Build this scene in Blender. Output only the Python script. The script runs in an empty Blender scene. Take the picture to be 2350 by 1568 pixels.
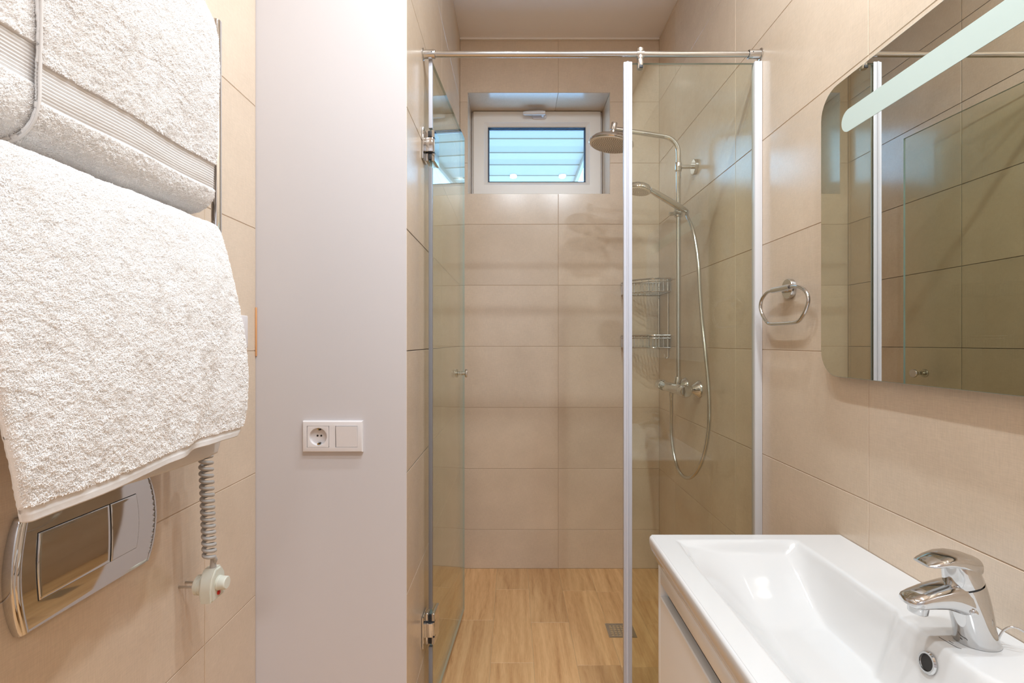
import bpy, bmesh, math, random
import numpy as np
from mathutils import Vector, Matrix, Euler
random.seed(4)
R = math.radians
SC = bpy.context.scene
COL = SC.collection

# ---------------------------------------------------------------- camera, world, exposure
H0 = 1.112            # camera height
cam_d = bpy.data.cameras.new('camera')
cam = bpy.data.objects.new('camera', cam_d); COL.objects.link(cam)
cam.location = (0, 0, H0); cam.rotation_euler = (R(90), 0, 0)
cam_d.sensor_width = 36; cam_d.lens = 1142 / 2350 * 36
cam_d.shift_x = -3 / 2350; cam_d.shift_y = 1 / 2350
cam_d.clip_start = 0.01
SC.camera = cam
world = bpy.data.worlds.new('world'); SC.world = world; world.use_nodes = True
bg = world.node_tree.nodes['Background']
bg.inputs[0].default_value = (0.30, 0.60, 1.0, 1); bg.inputs[1].default_value = 6.0
SC.view_settings.view_transform = 'Standard'; SC.view_settings.look = 'None'
SC.view_settings.gamma = 1; SC.view_settings.use_curve_mapping = False
SC.view_settings.exposure = 0.06
HALL_FILL_W = 34
LAMP_COL = (0.84, 0.955, 1.05)
SC.cycles.max_bounces = 14; SC.cycles.diffuse_bounces = 6; SC.cycles.glossy_bounces = 6
SC.cycles.transparent_max_bounces = 16; SC.cycles.transmission_bounces = 8
SC.cycles.caustics_reflective = False; SC.cycles.caustics_refractive = False
SC.cycles.sample_clamp_indirect = 4.0
SC.cycles.use_denoising = True

# ---------------------------------------------------------------- room numbers (metres)
XL, XR = -0.633, 0.716        # bathroom left / right wall faces
XS = -0.262                   # left wall of the shower recess
YP = 1.2235                   # face of the white plaster wall
YB = 2.442                    # back wall face
YN = -0.95                    # wall behind the photographer
ZC = 2.605                    # ceiling
Z0 = 0.190                    # height of the lowest tile joint
YG = 1.44                     # plane of the fixed glass panel
F = 1142.0
def PX(px, py, X):            # helper for free curves: depth follows from X
    Y = F * X / (px - 1178.0)
    return Vector((X, Y, H0 - (py - 785.0) * Y / F))

# ---------------------------------------------------------------- materials
def srgb(r, g, b):
    f = lambda c: (c / 255 / 12.92) if c / 255 <= 0.04045 else ((c / 255 + 0.055) / 1.055) ** 2.4
    return (f(r), f(g), f(b), 1)
def mat(name, col=(.8, .8, .8, 1), rough=.5, metal=0, spec=.5, **kw):
    m = bpy.data.materials.new(name); m.use_nodes = True
    b = m.node_tree.nodes['Principled BSDF']
    b.inputs['Base Color'].default_value = col; b.inputs['Roughness'].default_value = rough
    b.inputs['Metallic'].default_value = metal; b.inputs['Specular IOR Level'].default_value = spec
    for k, v in kw.items(): b.inputs[k].default_value = v
    return m
def N(m, typ, **kw):
    n = m.node_tree.nodes.new(typ)
    for k, v in kw.items(): setattr(n, k, v)
    return n
def L(m, a, b): m.node_tree.links.new(a, b)
def bsdf(m): return m.node_tree.nodes['Principled BSDF']
def ramp(m, stops):
    n = N(m, 'ShaderNodeValToRGB'); e = n.color_ramp.elements
    while len(e) < len(stops): e.new(.5)
    for i, (p, c) in enumerate(stops): e[i].position = p; e[i].color = c
    return n
def noise(m, vec, scale, detail=4, rough=.6):
    n = N(m, 'ShaderNodeTexNoise'); n.inputs['Scale'].default_value = scale
    n.inputs['Detail'].default_value = detail; n.inputs['Roughness'].default_value = rough
    L(m, vec, n.inputs['Vector']); return n
def mapping(m, src, sc=(1, 1, 1), rot=(0, 0, 0)):
    n = N(m, 'ShaderNodeMapping'); n.inputs['Scale'].default_value = sc; n.inputs['Rotation'].default_value = rot
    L(m, src, n.inputs['Vector']); return n
def bump(m, h, strength, dist):
    n = N(m, 'ShaderNodeBump'); n.inputs['Strength'].default_value = strength; n.inputs['Distance'].default_value = dist
    L(m, h, n.inputs['Height']); L(m, n.outputs[0], bsdf(m).inputs['Normal']); return n
def objvec(m):                # object coordinates shifted by a random amount per object
    tc = N(m, 'ShaderNodeTexCoord'); oi = N(m, 'ShaderNodeObjectInfo')
    mu = N(m, 'ShaderNodeVectorMath', operation='SCALE'); mu.inputs[0].default_value = (37, 91, 53)
    L(m, oi.outputs['Random'], mu.inputs['Scale'])
    ad = N(m, 'ShaderNodeVectorMath', operation='ADD')
    L(m, tc.outputs['Object'], ad.inputs[0]); L(m, mu.outputs[0], ad.inputs[1])
    return ad.outputs[0], oi.outputs['Random']

M = {}
def make_tile():
    m = mat('tile_stone', rough=.19, spec=.85)
    v, rnd = objvec(m)
    a = noise(m, v, 3.2, 5, .65)
    w1 = noise(m, mapping(m, v, (900, 60, 60)).outputs[0], 1, 2)
    w2 = noise(m, mapping(m, v, (60, 900, 60)).outputs[0], 1, 2)
    s = N(m, 'ShaderNodeMath', operation='ADD'); L(m, w1.outputs[0], s.inputs[0]); L(m, w2.outputs[0], s.inputs[1])
    cr = ramp(m, [(.3, srgb(202, 183, 162)), (.7, srgb(216, 197, 176))]); L(m, a.outputs[0], cr.inputs[0])
    h = N(m, 'ShaderNodeHueSaturation')
    mr = N(m, 'ShaderNodeMapRange'); mr.inputs[1].default_value = .6; mr.inputs[2].default_value = 1.4
    mr.inputs[3].default_value = .9; mr.inputs[4].default_value = 1.09
    L(m, s.outputs[0], mr.inputs[0]); L(m, mr.outputs[0], h.inputs['Value']); L(m, cr.outputs[0], h.inputs['Color'])
    h2 = N(m, 'ShaderNodeHueSaturation'); mr2 = N(m, 'ShaderNodeMapRange')
    mr2.inputs[3].default_value = .975; mr2.inputs[4].default_value = 1.025
    L(m, rnd, mr2.inputs[0]); L(m, mr2.outputs[0], h2.inputs['Value']); L(m, h.outputs[0], h2.inputs['Color'])
    L(m, h2.outputs[0], bsdf(m).inputs['Base Color'])
    bump(m, s.outputs[0], .12, .0004)
    return m
M['tile'] = make_tile()
M['grout'] = mat('grout', srgb(184, 162, 140), .9, spec=.1)
M['edge_grout'] = mat('floor_grout', srgb(196, 168, 130), .9, spec=.1)
def make_wood():
    m = mat('oak_look_porcelain', rough=.42, spec=.35)
    v, rnd = objvec(m)
    mp = mapping(m, v, (2.2, 26, 10))
    a = noise(m, mp.outputs[0], 1.0, 6, .62); a.inputs['Distortion'].default_value = .7
    wv = N(m, 'ShaderNodeTexWave', wave_type='BANDS', bands_direction='Y')
    wv.inputs['Scale'].default_value = 9; wv.inputs['Distortion'].default_value = 6; wv.inputs['Detail'].default_value = 3
    wv.inputs['Detail Scale'].default_value = 1.4
    L(m, mapping(m, v, (.7, 1.1, 1)).outputs[0], wv.inputs['Vector'])
    f = noise(m, mapping(m, v, (26, 420, 10)).outputs[0], 1, 4)
    mx = N(m, 'ShaderNodeMath', operation='MULTIPLY_ADD'); mx.inputs[1].default_value = .07
    L(m, wv.outputs['Fac'], mx.inputs[0]); L(m, a.outputs[0], mx.inputs[2])
    mx2 = N(m, 'ShaderNodeMath', operation='MULTIPLY_ADD'); mx2.inputs[1].default_value = .42
    L(m, f.outputs[0], mx2.inputs[0]); L(m, mx.outputs[0], mx2.inputs[2])
    cr = ramp(m, [(.40, srgb(160, 116, 74)), (.62, srgb(201, 155, 107)), (.92, srgb(224, 182, 132))])
    L(m, mx2.outputs[0], cr.inputs[0])
    h = N(m, 'ShaderNodeHueSaturation'); mr = N(m, 'ShaderNodeMapRange')
    mr.inputs[3].default_value = .88; mr.inputs[4].default_value = 1.08
    L(m, rnd, mr.inputs[0]); L(m, mr.outputs[0], h.inputs['Value']); L(m, cr.outputs[0], h.inputs['Color'])
    L(m, h.outputs[0], bsdf(m).inputs['Base Color'])
    bump(m, mx2.outputs[0], .15, .001)
    return m
M['wood'] = make_wood()
def make_plaster(name, c):
    m = mat(name, c, .55, spec=.3)
    tc = N(m, 'ShaderNodeTexCoord'); n = noise(m, tc.outputs['Object'], 180, 2)
    bump(m, n.outputs[0], .04, .0006); return m
M['plaster'] = make_plaster('white_paint', srgb(202, 197, 198))
M['ceiling'] = make_plaster('ceiling_paint', srgb(240, 232, 226))
M['chrome'] = mat('chrome', (.64, .64, .64, 1), .05, 1)
M['chrome_soft'] = mat('chrome_satin', (.60, .59, .57, 1), .16, 1)
M['steel'] = mat('brushed_steel', (.55, .53, .5, 1), .3, 1)
M['mirror'] = mat('mirror_silver', (.76, .755, .69, 1), .0, 1)
M['frost'] = mat('frosted_glass_strip', srgb(192, 206, 200), .55, spec=.2)
M['white_plastic'] = mat('white_plastic', srgb(222, 217, 217), .28)
M['pvc'] = mat('window_pvc', srgb(244, 238, 232), .3)
M['ceramic'] = mat('white_ceramic', srgb(207, 205, 203), .08, spec=.5)
M['lacquer'] = mat('white_lacquer', srgb(234, 239, 246), .2)
M['grey_plastic'] = mat('grey_plastic', srgb(178, 175, 172), .45)
M['plug_white'] = mat('plug_plastic', srgb(212, 212, 200), .4)
M['rubber'] = mat('black_rubber', (.012, .012, .014, 1), .5)
M['gasket'] = mat('dark_gasket', srgb(28, 48, 72), .5)
M['dark'] = mat('dark_hollow', (.02, .018, .016, 1), .6)
M['brass'] = mat('brass', (.7, .5, .2, 1), .25, 1)
M['red'] = mat('red_lens', (.5, .02, .01, 1), .2)
M['pale_blue'] = mat('pale_blue_gloss', srgb(176, 206, 222), .3)
M['sealant'] = mat('orange_sealant', srgb(214, 156, 104), .6)
M['nozzle'] = mat('nozzle_rubber', srgb(120, 112, 104), .5)
M['face'] = mat('spray_face', srgb(236, 228, 218), .3)
M['alu'] = mat('white_aluminium', srgb(206, 204, 205), .25, spec=.5)
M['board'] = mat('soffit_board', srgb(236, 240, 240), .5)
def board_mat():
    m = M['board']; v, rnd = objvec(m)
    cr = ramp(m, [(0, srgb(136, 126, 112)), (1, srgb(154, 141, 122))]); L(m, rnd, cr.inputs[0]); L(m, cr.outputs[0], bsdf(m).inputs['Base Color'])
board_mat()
def seal_mat():
    m = mat('translucent_seal', srgb(196, 198, 208), .16)
    b = bsdf(m); b.inputs['Transmission Weight'].default_value = .0
    b.inputs['Subsurface Weight'].default_value = .0
    return m
M['seal'] = seal_mat()
def glass_mat(name, tint, refl=1.0):
    m = bpy.data.materials.new(name); m.use_nodes = True
    nt = m.node_tree; nt.nodes.clear()
    out = nt.nodes.new('ShaderNodeOutputMaterial')
    tr = nt.nodes.new('ShaderNodeBsdfTransparent'); tr.inputs[0].default_value = tint
    gl = nt.nodes.new('ShaderNodeBsdfGlossy'); gl.inputs['Roughness'].default_value = 0.0
    gl.inputs[0].default_value = (.96, 1, .98, 1)
    lw = nt.nodes.new('ShaderNodeLayerWeight'); lw.inputs[0].default_value = .5
    p = nt.nodes.new('ShaderNodeMath'); p.operation = 'POWER'; p.inputs[1].default_value = 5
    nt.links.new(lw.outputs['Facing'], p.inputs[0])
    q = nt.nodes.new('ShaderNodeMath'); q.operation = 'MULTIPLY_ADD'; q.inputs[1].default_value = .95 * refl; q.inputs[2].default_value = .045 * refl
    nt.links.new(p.outputs[0], q.inputs[0])
    mx = nt.nodes.new('ShaderNodeMixShader')
    nt.links.new(q.outputs[0], mx.inputs[0]); nt.links.new(tr.outputs[0], mx.inputs[1]); nt.links.new(gl.outputs[0], mx.inputs[2])
    nt.links.new(mx.outputs[0], out.inputs[0])
    return m
M['glass'] = glass_mat('shower_glass', (.935, .95, .90, 1))
M['window_glass'] = glass_mat('window_glass', (.97, .985, .985, 1))
M['glass_edge'] = mat('green_glass_edge', srgb(158, 184, 184), .12, spec=.8)
M['door_edge'] = mat('grey_door_seal', srgb(126, 126, 130), .25, spec=.5)
def emit(name, col, s):
    m = bpy.data.materials.new(name); m.use_nodes = True
    b = bsdf(m); b.inputs['Emission Color'].default_value = col; b.inputs['Emission Strength'].default_value = s
    return m
M['lamp'] = emit('lamp_glow', (1, .93, .84, 1), 18)
def make_terry():
    m = mat('terry_cotton', srgb(238, 235, 233), .95, spec=.05)
    b = bsdf(m); b.inputs['Sheen Weight'].default_value = .25; b.inputs['Sheen Roughness'].default_value = .5
    tc = N(m, 'ShaderNodeTexCoord')
    n = noise(m, mapping(m, tc.outputs['Object'], (1, 1, 1)).outputs[0], 420, 3, .7)
    bump(m, n.outputs[0], .5, .0016)
    return m
M['terry'] = make_terry()
M['terry_pile'] = mat('terry_pile', srgb(245, 242, 240), .95, spec=.03)
M['hem'] = mat('woven_cotton', srgb(220, 216, 213), .9, spec=.1)

# ---------------------------------------------------------------- mesh helpers
WL = {}
def wloc(o): return WL.get(o.name, Vector((0, 0, 0)))
def put(o, parent, loc):
    COL.objects.link(o); o.location = loc; WL[o.name] = Vector(loc)
    if parent is not None:
        o.parent = parent; o.matrix_parent_inverse = Matrix.Translation(-wloc(parent))
def tag(o, label=None, cat=None, group=None, kind=None):
    if label: o['label'] = label
    if cat: o['category'] = cat
    if group: o['group'] = group
    if kind: o['kind'] = kind
    return o
def empty(name, loc, label=None, cat=None, group=None, kind=None):
    o = bpy.data.objects.new(name, None); o.empty_display_size = .05
    put(o, None, loc); return tag(o, label, cat, group, kind)

class MB:
    """collects shapes in world coordinates; build() links them as one mesh object"""
    def __init__(s): s.v = []; s.f = []; s.mi = []
    def add(s, v, f, mi=0):
        k = len(s.v); s.v += [tuple(p) for p in v]; s.f += [tuple(i + k for i in q) for q in f]
        s.mi += [mi] * len(f) if isinstance(mi, int) else list(mi); return s
    def bm(s, bm, mi=0, mtx=None):
        if mtx is not None: bmesh.ops.transform(bm, matrix=mtx, verts=bm.verts)
        bm.verts.index_update()
        s.add([v.co[:] for v in bm.verts], [[v.index for v in f.verts] for f in bm.faces], mi); bm.free(); return s
    def box(s, x0, x1, y0, y1, z0, z1, bev=0, seg=2, mi=0, mtx=None):
        bm = bmesh.new(); bmesh.ops.create_cube(bm, size=1)
        for v in bm.verts:
            v.co = Vector(((x0 + x1) / 2 + v.co.x * (x1 - x0), (y0 + y1) / 2 + v.co.y * (y1 - y0), (z0 + z1) / 2 + v.co.z * (z1 - z0)))
        if bev: bmesh.ops.bevel(bm, geom=bm.edges[:], offset=bev, segments=seg, affect='EDGES', profile=.5, clamp_overlap=True)
        return s.bm(bm, mi, mtx)
    def lathe(s, p0, axis, prof, seg=32, mi=0):
        """prof: list of (distance along axis, radius); closed with caps where the radius is not 0"""
        p0 = Vector(p0); a = Vector(axis).normalized(); u = a.orthogonal().normalized(); w = a.cross(u)
        V = []; Fc = []
        for (d, r) in prof:
            for k in range(seg):
                t = 2 * math.pi * k / seg
                V.append(p0 + a * d + (u * math.cos(t) + w * math.sin(t)) * max(r, 1e-5))
        for i in range(len(prof) - 1):
            for k in range(seg):
                k2 = (k + 1) % seg
                Fc.append((i * seg + k, i * seg + k2, (i + 1) * seg + k2, (i + 1) * seg + k))
        Fc.append(tuple(range(seg))[::-1]); Fc.append(tuple((len(prof) - 1) * seg + k for k in range(seg)))
        return s.add(V, Fc, mi)
    def cyl(s, a, b, r, seg=24, bev=0, mi=0):
        a = Vector(a); b = Vector(b); d = (b - a).length
        if bev: pr = [(0, r - bev), (bev * .3, r - bev * .3), (bev, r), (d - bev, r), (d - bev * .3, r - bev * .3), (d, r - bev)]
        else: pr = [(0, r), (d, r)]
        return s.lathe(a, b - a, pr, seg, mi)
    def tube(s, pts, r, seg=12, closed=False, mi=0):
        P = [Vector(p) for p in pts]; n = len(P)
        rr = r if isinstance(r, (list, tuple)) else [r] * n
        T = []
        for i in range(n):
            if closed: t = P[(i + 1) % n] - P[i - 1]
            else: t = P[min(i + 1, n - 1)] - P[max(i - 1, 0)]
            T.append(t.normalized())
        u = T[0].orthogonal().normalized(); V = []; Fc = []
        for i in range(n):
            if i:
                q = T[i - 1].rotation_difference(T[i]); u = q @ u
            u = (u - T[i] * u.dot(T[i])).normalized(); w = T[i].cross(u)
            for k in range(seg):
                t = 2 * math.pi * k / seg; V.append(P[i] + (u * math.cos(t) + w * math.sin(t)) * rr[i])
        m = n if closed else n - 1
        for i in range(m):
            j = (i + 1) % n
            for k in range(seg):
                k2 = (k + 1) % seg; Fc.append((i * seg + k, i * seg + k2, j * seg + k2, j * seg + k))
        if not closed: Fc.append(tuple(range(seg))[::-1]); Fc.append(tuple((n - 1) * seg + k for k in range(seg)))
        return s.add(V, Fc, mi)
    def loft(s, rings, mi=0, cap=True):
        n = len(rings[0]); V = [p for r in rings for p in r]; Fc = []
        for i in range(len(rings) - 1):
            for k in range(n):
                k2 = (k + 1) % n; Fc.append((i * n + k, i * n + k2, (i + 1) * n + k2, (i + 1) * n + k))
        if cap: Fc.append(tuple(range(n))[::-1]); Fc.append(tuple((len(rings) - 1) * n + k for k in range(n)))
        return s.add(V, Fc, mi)
    def prism(s, poly, fn, d0, d1, bev=0, seg=2, mi=0):
        """poly in 2-D, fn(u, v, d) -> world point"""
        bm = bmesh.new(); vs = [bm.verts.new((u, v, d0)) for u, v in poly]; f = bm.faces.new(vs)
        r = bmesh.ops.extrude_face_region(bm, geom=[f])
        for e in r['geom']:
            if isinstance(e, bmesh.types.BMVert): e.co.z = d1
        bmesh.ops.recalc_face_normals(bm, faces=bm.faces[:])
        if bev: bmesh.ops.bevel(bm, geom=[e for e in bm.edges if abs(e.verts[0].co.z - e.verts[1].co.z) < 1e-7], offset=bev, segments=seg, affect='EDGES', clamp_overlap=True)
        for v in bm.verts: v.co = Vector(fn(*v.co))
        return s.bm(bm, mi)
    def build(s, name, mats, parent=None, angle=40, origin=None, **kw):
        V = np.array(s.v, dtype=np.float64); lo = V.min(0); hi = V.max(0)
        o0 = Vector(((lo[0] + hi[0]) / 2, (lo[1] + hi[1]) / 2, lo[2])) if origin is None else Vector(origin)
        me = bpy.data.meshes.new(name); me.from_pydata([tuple(p) for p in (V - np.array(o0))], [], s.f); me.update()
        if not isinstance(mats, (list, tuple)): mats = [mats]
        for m in mats: me.materials.append(m)
        if any(s.mi): me.polygons.foreach_set('material_index', s.mi)
        bm = bmesh.new(); bm.from_mesh(me); bmesh.ops.recalc_face_normals(bm, faces=bm.faces[:]); bm.to_mesh(me); bm.free()
        me.polygons.foreach_set('use_smooth', [angle > 0] * len(me.polygons))
        if angle > 0: me.set_sharp_from_angle(angle=R(angle))
        o = bpy.data.objects.new(name, me); put(o, parent, o0)
        return tag(o, **kw)

def arc(c, r, a0, a1, n, plane='xz'):
    out = []
    for i in range(n + 1):
        t = R(a0 + (a1 - a0) * i / n); u, v = r * math.cos(t), r * math.sin(t)
        out.append(Vector(c) + (Vector((u, 0, v)) if plane == 'xz' else Vector((0, u, v)) if plane == 'yz' else Vector((u, v, 0))))
    return out
def smooth_path(P, n=12):
    P = [Vector(p) for p in P]; out = []
    for i in range(len(P) - 1):
        p0 = P[max(i - 1, 0)]; p1 = P[i]; p2 = P[i + 1]; p3 = P[min(i + 2, len(P) - 1)]
        for k in range(n):
            t = k / n
            out.append(.5 * ((2 * p1) + (p2 - p0) * t + (2 * p0 - 5 * p1 + 4 * p2 - p3) * t * t + (3 * p1 - p0 - 3 * p2 + p3) * t ** 3))
    out.append(P[-1]); return out

# ---------------------------------------------------------------- tiles
GAP = 0.0018; TH = 0.008; cache = {}
def tile_mesh(name, cells, m, th=TH, bev=.0007, key=None):
    """cells: list of (u0,v0,u1,v1) quads whose union is the tile, local coordinates"""
    k = (m.name, tuple(tuple(round(c, 5) for c in q) for q in cells))
    if k in cache: return cache[k]
    bm = bmesh.new(); vd = {}
    def vv(u, v):
        q = (round(u, 6), round(v, 6))
        if q not in vd: vd[q] = bm.verts.new((u, v, 0))
        return vd[q]
    for (a, b, c, d) in cells: bm.faces.new((vv(a, b), vv(c, b), vv(c, d), vv(a, d)))
    if len(cells) > 1: bmesh.ops.dissolve_limit(bm, angle_limit=.01, verts=bm.verts, edges=bm.edges)
    base = bm.faces[:]
    r = bmesh.ops.extrude_face_region(bm, geom=base)
    top = [e for e in r['geom'] if isinstance(e, bmesh.types.BMVert)]
    for e in top: e.co.z = th
    ts = set(top)
    ed = [e for e in bm.edges if e.verts[0] in ts and e.verts[1] in ts and any(abs(f.normal.z) < .5 or any(v not in ts for v in f.verts) for f in e.link_faces)]
    bmesh.ops.bevel(bm, geom=ed, offset=bev, segments=1, affect='EDGES', clamp_overlap=True)
    bmesh.ops.recalc_face_normals(bm, faces=bm.faces[:])
    me = bpy.data.meshes.new(name); bm.to_mesh(me); bm.free(); me.materials.append(m)
    cache[k] = me; return me
def lay(parent, mtx, u0, u1, v0, v1, ujoints, vjoints, m, name='tile', hole=None, face=0.0, gap=GAP, th=TH):
    """tiles on a plane: local (u, v, outward) -> world through mtx; the faces lie in plane 'face'"""
    us = sorted({u0, u1} | {u for u in ujoints if u0 + .004 < u < u1 - .004})
    vs = sorted({v0, v1} | {v for v in vjoints if v0 + .004 < v < v1 - .004})
    for i in range(len(us) - 1):
        for j in range(len(vs) - 1):
            a, b, c, d = us[i] + gap / 2, vs[j] + gap / 2, us[i + 1] - gap / 2, vs[j + 1] - gap / 2
            cells = [(a, b, c, d)]
            if hole:
                hu0, hv0, hu1, hv1 = hole
                if a < hu1 and c > hu0 and b < hv1 and d > hv0:
                    uu = sorted({a, c} | {x for x in (hu0, hu1) if a < x < c}); ww = sorted({b, d} | {x for x in (hv0, hv1) if b < x < d})
                    cells = [(uu[p], ww[q], uu[p + 1], ww[q + 1]) for p in range(len(uu) - 1) for q in range(len(ww) - 1)
                             if not (hu0 - 1e-6 < (uu[p] + uu[p + 1]) / 2 < hu1 and hv0 < (ww[q] + ww[q + 1]) / 2 < hv1)]
                    if not cells: continue
            cu, cv = (a + c) / 2, (b + d) / 2
            me = tile_mesh(name, [(p - cu, q - cv, r - cu, s - cv) for p, q, r, s in cells], m, th)
            o = bpy.data.objects.new(name, me); COL.objects.link(o)
            o.parent = parent; o.matrix_parent_inverse = Matrix.Translation(-wloc(parent))
            o.matrix_basis = mtx @ Matrix.Translation((cu, cv, face - th)) @ Matrix.Rotation(0, 4, 'Z')
            o.rotation_euler = o.matrix_basis.to_euler()
def basis(u, v, n, o):
    return Matrix(((u[0], v[0], n[0], o[0]), (u[1], v[1], n[1], o[1]), (u[2], v[2], n[2], o[2]), (0, 0, 0, 1)))
rows = [Z0 + .3 * k for k in range(-1, 10)]
cols = lambda s: [s + .6 * k for k in range(-6, 7)]
G = 0.0009   # grout lies this much behind the tile faces

# ---------------------------------------------------------------- structure
def struct(mb, name, m, **kw): return mb.build(name, m, None, angle=0, kind='structure', **kw)
W = .12
wr = struct(MB().box(XR + G, XR + W, YN - .1, YB + .35, -.05, ZC + .05), 'wall_right', M['grout'])
lay(wr, basis((0, -1, 0), (0, 0, 1), (-1, 0, 0), (XR, 0, 0)), -YB, -YN, 0, ZC, [-y for y in cols(1.003)], rows, M['tile'])
wl = struct(MB().box(XL - W, XL - G, YN - .1, YP + .004, -.05, ZC + .05), 'wall_left', M['grout'])
lay(wl, basis((0, 1, 0), (0, 0, 1), (1, 0, 0), (XL, 0, 0)), YN, YP - .0015, 0, ZC, cols(1.021), rows, M['tile'])
wp = struct(MB().box(XL - .05, XS - G, YP, YB + .35, 0, ZC + .05, bev=.0008, seg=1), 'wall_inner_front', M['plaster'])
ws = struct(MB().box(XS - .004, XS - G, YP + .008, YB, 0.001, ZC), 'wall_inner_left', M['grout'])
lay(ws, basis((0, 1, 0), (0, 0, 1), (1, 0, 0), (XS, 0, 0)), YP + .0005, YB, 0, ZC, cols(1.824), rows, M['tile'])
OX0, OX1, OZ0, OZ1 = -.2245, .4747, 1.839, 2.337     # window opening
YF = 2.65                                            # window frame plane
mb = MB()
mb.box(XS, XR + .02, YB + G, YB + .35, -.05, OZ0 - G).box(XS, XR + .02, YB + G, YB + .35, OZ1 + G, ZC + .05)
mb.box(XS, OX0 - G, YB + G, YB + .35, OZ0 - G, OZ1 + G).box(OX1 + G, XR + .02, YB + G, YB + .35, OZ0 - G, OZ1 + G)
wb = struct(mb, 'wall_back', M['grout'])
BM = basis((1, 0, 0), (0, 0, 1), (0, -1, 0), (0, YB, 0))
lay(wb, BM, XS, XR, 0, ZC, cols(.2205), rows, M['tile'], hole=(OX0, OZ0, OX1, OZ1))
# reveal tiles of the opening
t2 = .0012
lay(wb, basis((-1, 0, 0), (0, 1, 0), (0, 0, -1), (0, 0, OZ1)), -OX1, -OX0, YB + .001, YF + .012, [-.2205], [], M['tile'], th=.004, face=t2)
lay(wb, basis((1, 0, 0), (0, 1, 0), (0, 0, 1), (0, 0, OZ0)), OX0, OX1, YB + .001, YF + .012, [.2205], [], M['tile'], th=.004, face=t2)
lay(wb, basis((0, 1, 0), (0, 0, 1), (1, 0, 0), (OX0, 0, 0)), YB + .001, YF + .012, OZ0 + .002, OZ1 - .002, [], [], M['tile'], th=.004, face=t2)
lay(wb, basis((0, -1, 0), (0, 0, 1), (-1, 0, 0), (OX1, 0, 0)), -YF - .012, -YB - .001, OZ0 + .002, OZ1 - .002, [], [], M['tile'], th=.004, face=t2)
wn = struct(MB().box(XL - .1, -.45, YN - .1, YN, 0, ZC).box(.36, XR + .1, YN - .1, YN, 0, ZC).box(-.45, .36, YN - .1, YN, 2.05, ZC), 'wall_front', M['plaster'])
# open entrance door and small unseen hall, added for soft frontal fill light
YH = -2.7
struct(MB().box(-1.5, 1.4, YH - .1, YH, 0, ZC), 'wall_added_hall_back', M['plaster'])
struct(MB().box(-1.6, -1.5, YH - .1, YN, 0, ZC), 'wall_added_hall_left', M['plaster'])
struct(MB().box(1.4, 1.5, YH - .1, YN, 0, ZC), 'wall_added_hall_right', M['plaster'])
struct(MB().box(-1.5, XL - .1, YN - .1, YN, 0, ZC).box(XR + .1, 1.4, YN - .1, YN, 0, ZC), 'wall_added_hall_front', M['plaster'])
dr = struct(MB().box(.36, .40, YN - .92, YN - .11, .008, 2.045, bev=.002), 'door_1', M['lacquer'])
MB().cyl((.37, YN - .84, 1.0), (.32, YN - .84, 1.0), .009).tube([(.325, YN - .84, 1.0), (.32, YN - .80, 1.0), (.32, YN - .72, 1.0)], .009).build('handle', M['chrome'], dr)
fl = struct(MB().box(XL - .1, XR + .1, YN, YB + .1, -.1, -.0008).box(-1.6, 1.5, YH - .1, YN, -.1, -.0008), 'floor', M['edge_grout'])
ce = struct(MB().box(XL - .1, XR + .1, YN, YB + .1, ZC, ZC + .1).box(-1.6, 1.5, YH - .1, YN, ZC, ZC + .1), 'ceiling', M['ceiling'])
struct(MB().box(XS, XR, YB - .006, YB, ZC - .010, ZC, bev=.0015), 'trim_1', M['ceiling'])
# floor planks, each strip with its own stagger; the drain cuts one of them
DR = (.362, .466, 1.872, 1.964)
FB = basis((0, 1, 0), (-1, 0, 0), (0, 0, 1), (0, 0, 0))
xs = [XL] + [.0706 + .1495 * k for k in range(-4, 5) if XL + .01 < .0706 + .1495 * k < XR - .01] + [XR]
starts = {-2: 1.742, -1: 1.988, 0: 1.724, 1: 1.972, 2: 1.711, 3: 1.70, 4: 1.96}
for i in range(len(xs) - 1):
    k = round((xs[i + 1] - .0706) / .1495) if i < len(xs) - 2 else round((xs[i] - .0706) / .1495) + 1
    s = starts.get(k, 1.72 if k % 2 == 0 else 1.97)
    jo = [s + .512 * q for q in range(-8, 4)]
    if k == 1: pass
    lay(fl, FB, YN, YB, -xs[i + 1], -xs[i], jo, [], M['wood'], name='plank',
        hole=(DR[2] - .001, -DR[1] - .001, DR[3] + .001, -DR[0] + .001), gap=.0014, th=.006)

# ---------------------------------------------------------------- window
win = empty('window_1', (.125, YF, OZ0), kind='structure')
def picture_frame(x0, x1, z0, z1, prof, name, m, parent, **kw):
    """prof: closed list of (inset from the outer rectangle, y); mitred at the corners"""
    rings = []
    for (sx, sz) in ((0, 0), (1, 0), (1, 1), (0, 1)):
        rings.append([((x0 + i) if sx == 0 else (x1 - i), y, (z0 + i) if sz == 0 else (z1 - i)) for i, y in prof])
    V = [p for r in rings for p in r]; n = len(prof); Fc = []
    for a in range(4):
        b = (a + 1) % 4
        for k in range(n):
            k2 = (k + 1) % n; Fc.append((a * n + k, a * n + k2, b * n + k2, b * n + k))
    return MB().add(V, Fc).build(name, m, parent, angle=25, **kw)
OW0 = OZ0 + .034
MB().box(OX0 + .002, OX1 - .002, YF + .002, YF + .07, OZ0 + .002, OW0 + .004, bev=.001).build('frame_sill', M['pvc'], win)
picture_frame(OX0 + .0025, OX1 - .0025, OW0 + .0025, OZ1 - .0025,
              [(0, YF + .005), (.001, YF), (.030, YF), (.031, YF + .07), (0, YF + .07)], 'frame', M['pvc'], win)
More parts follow.
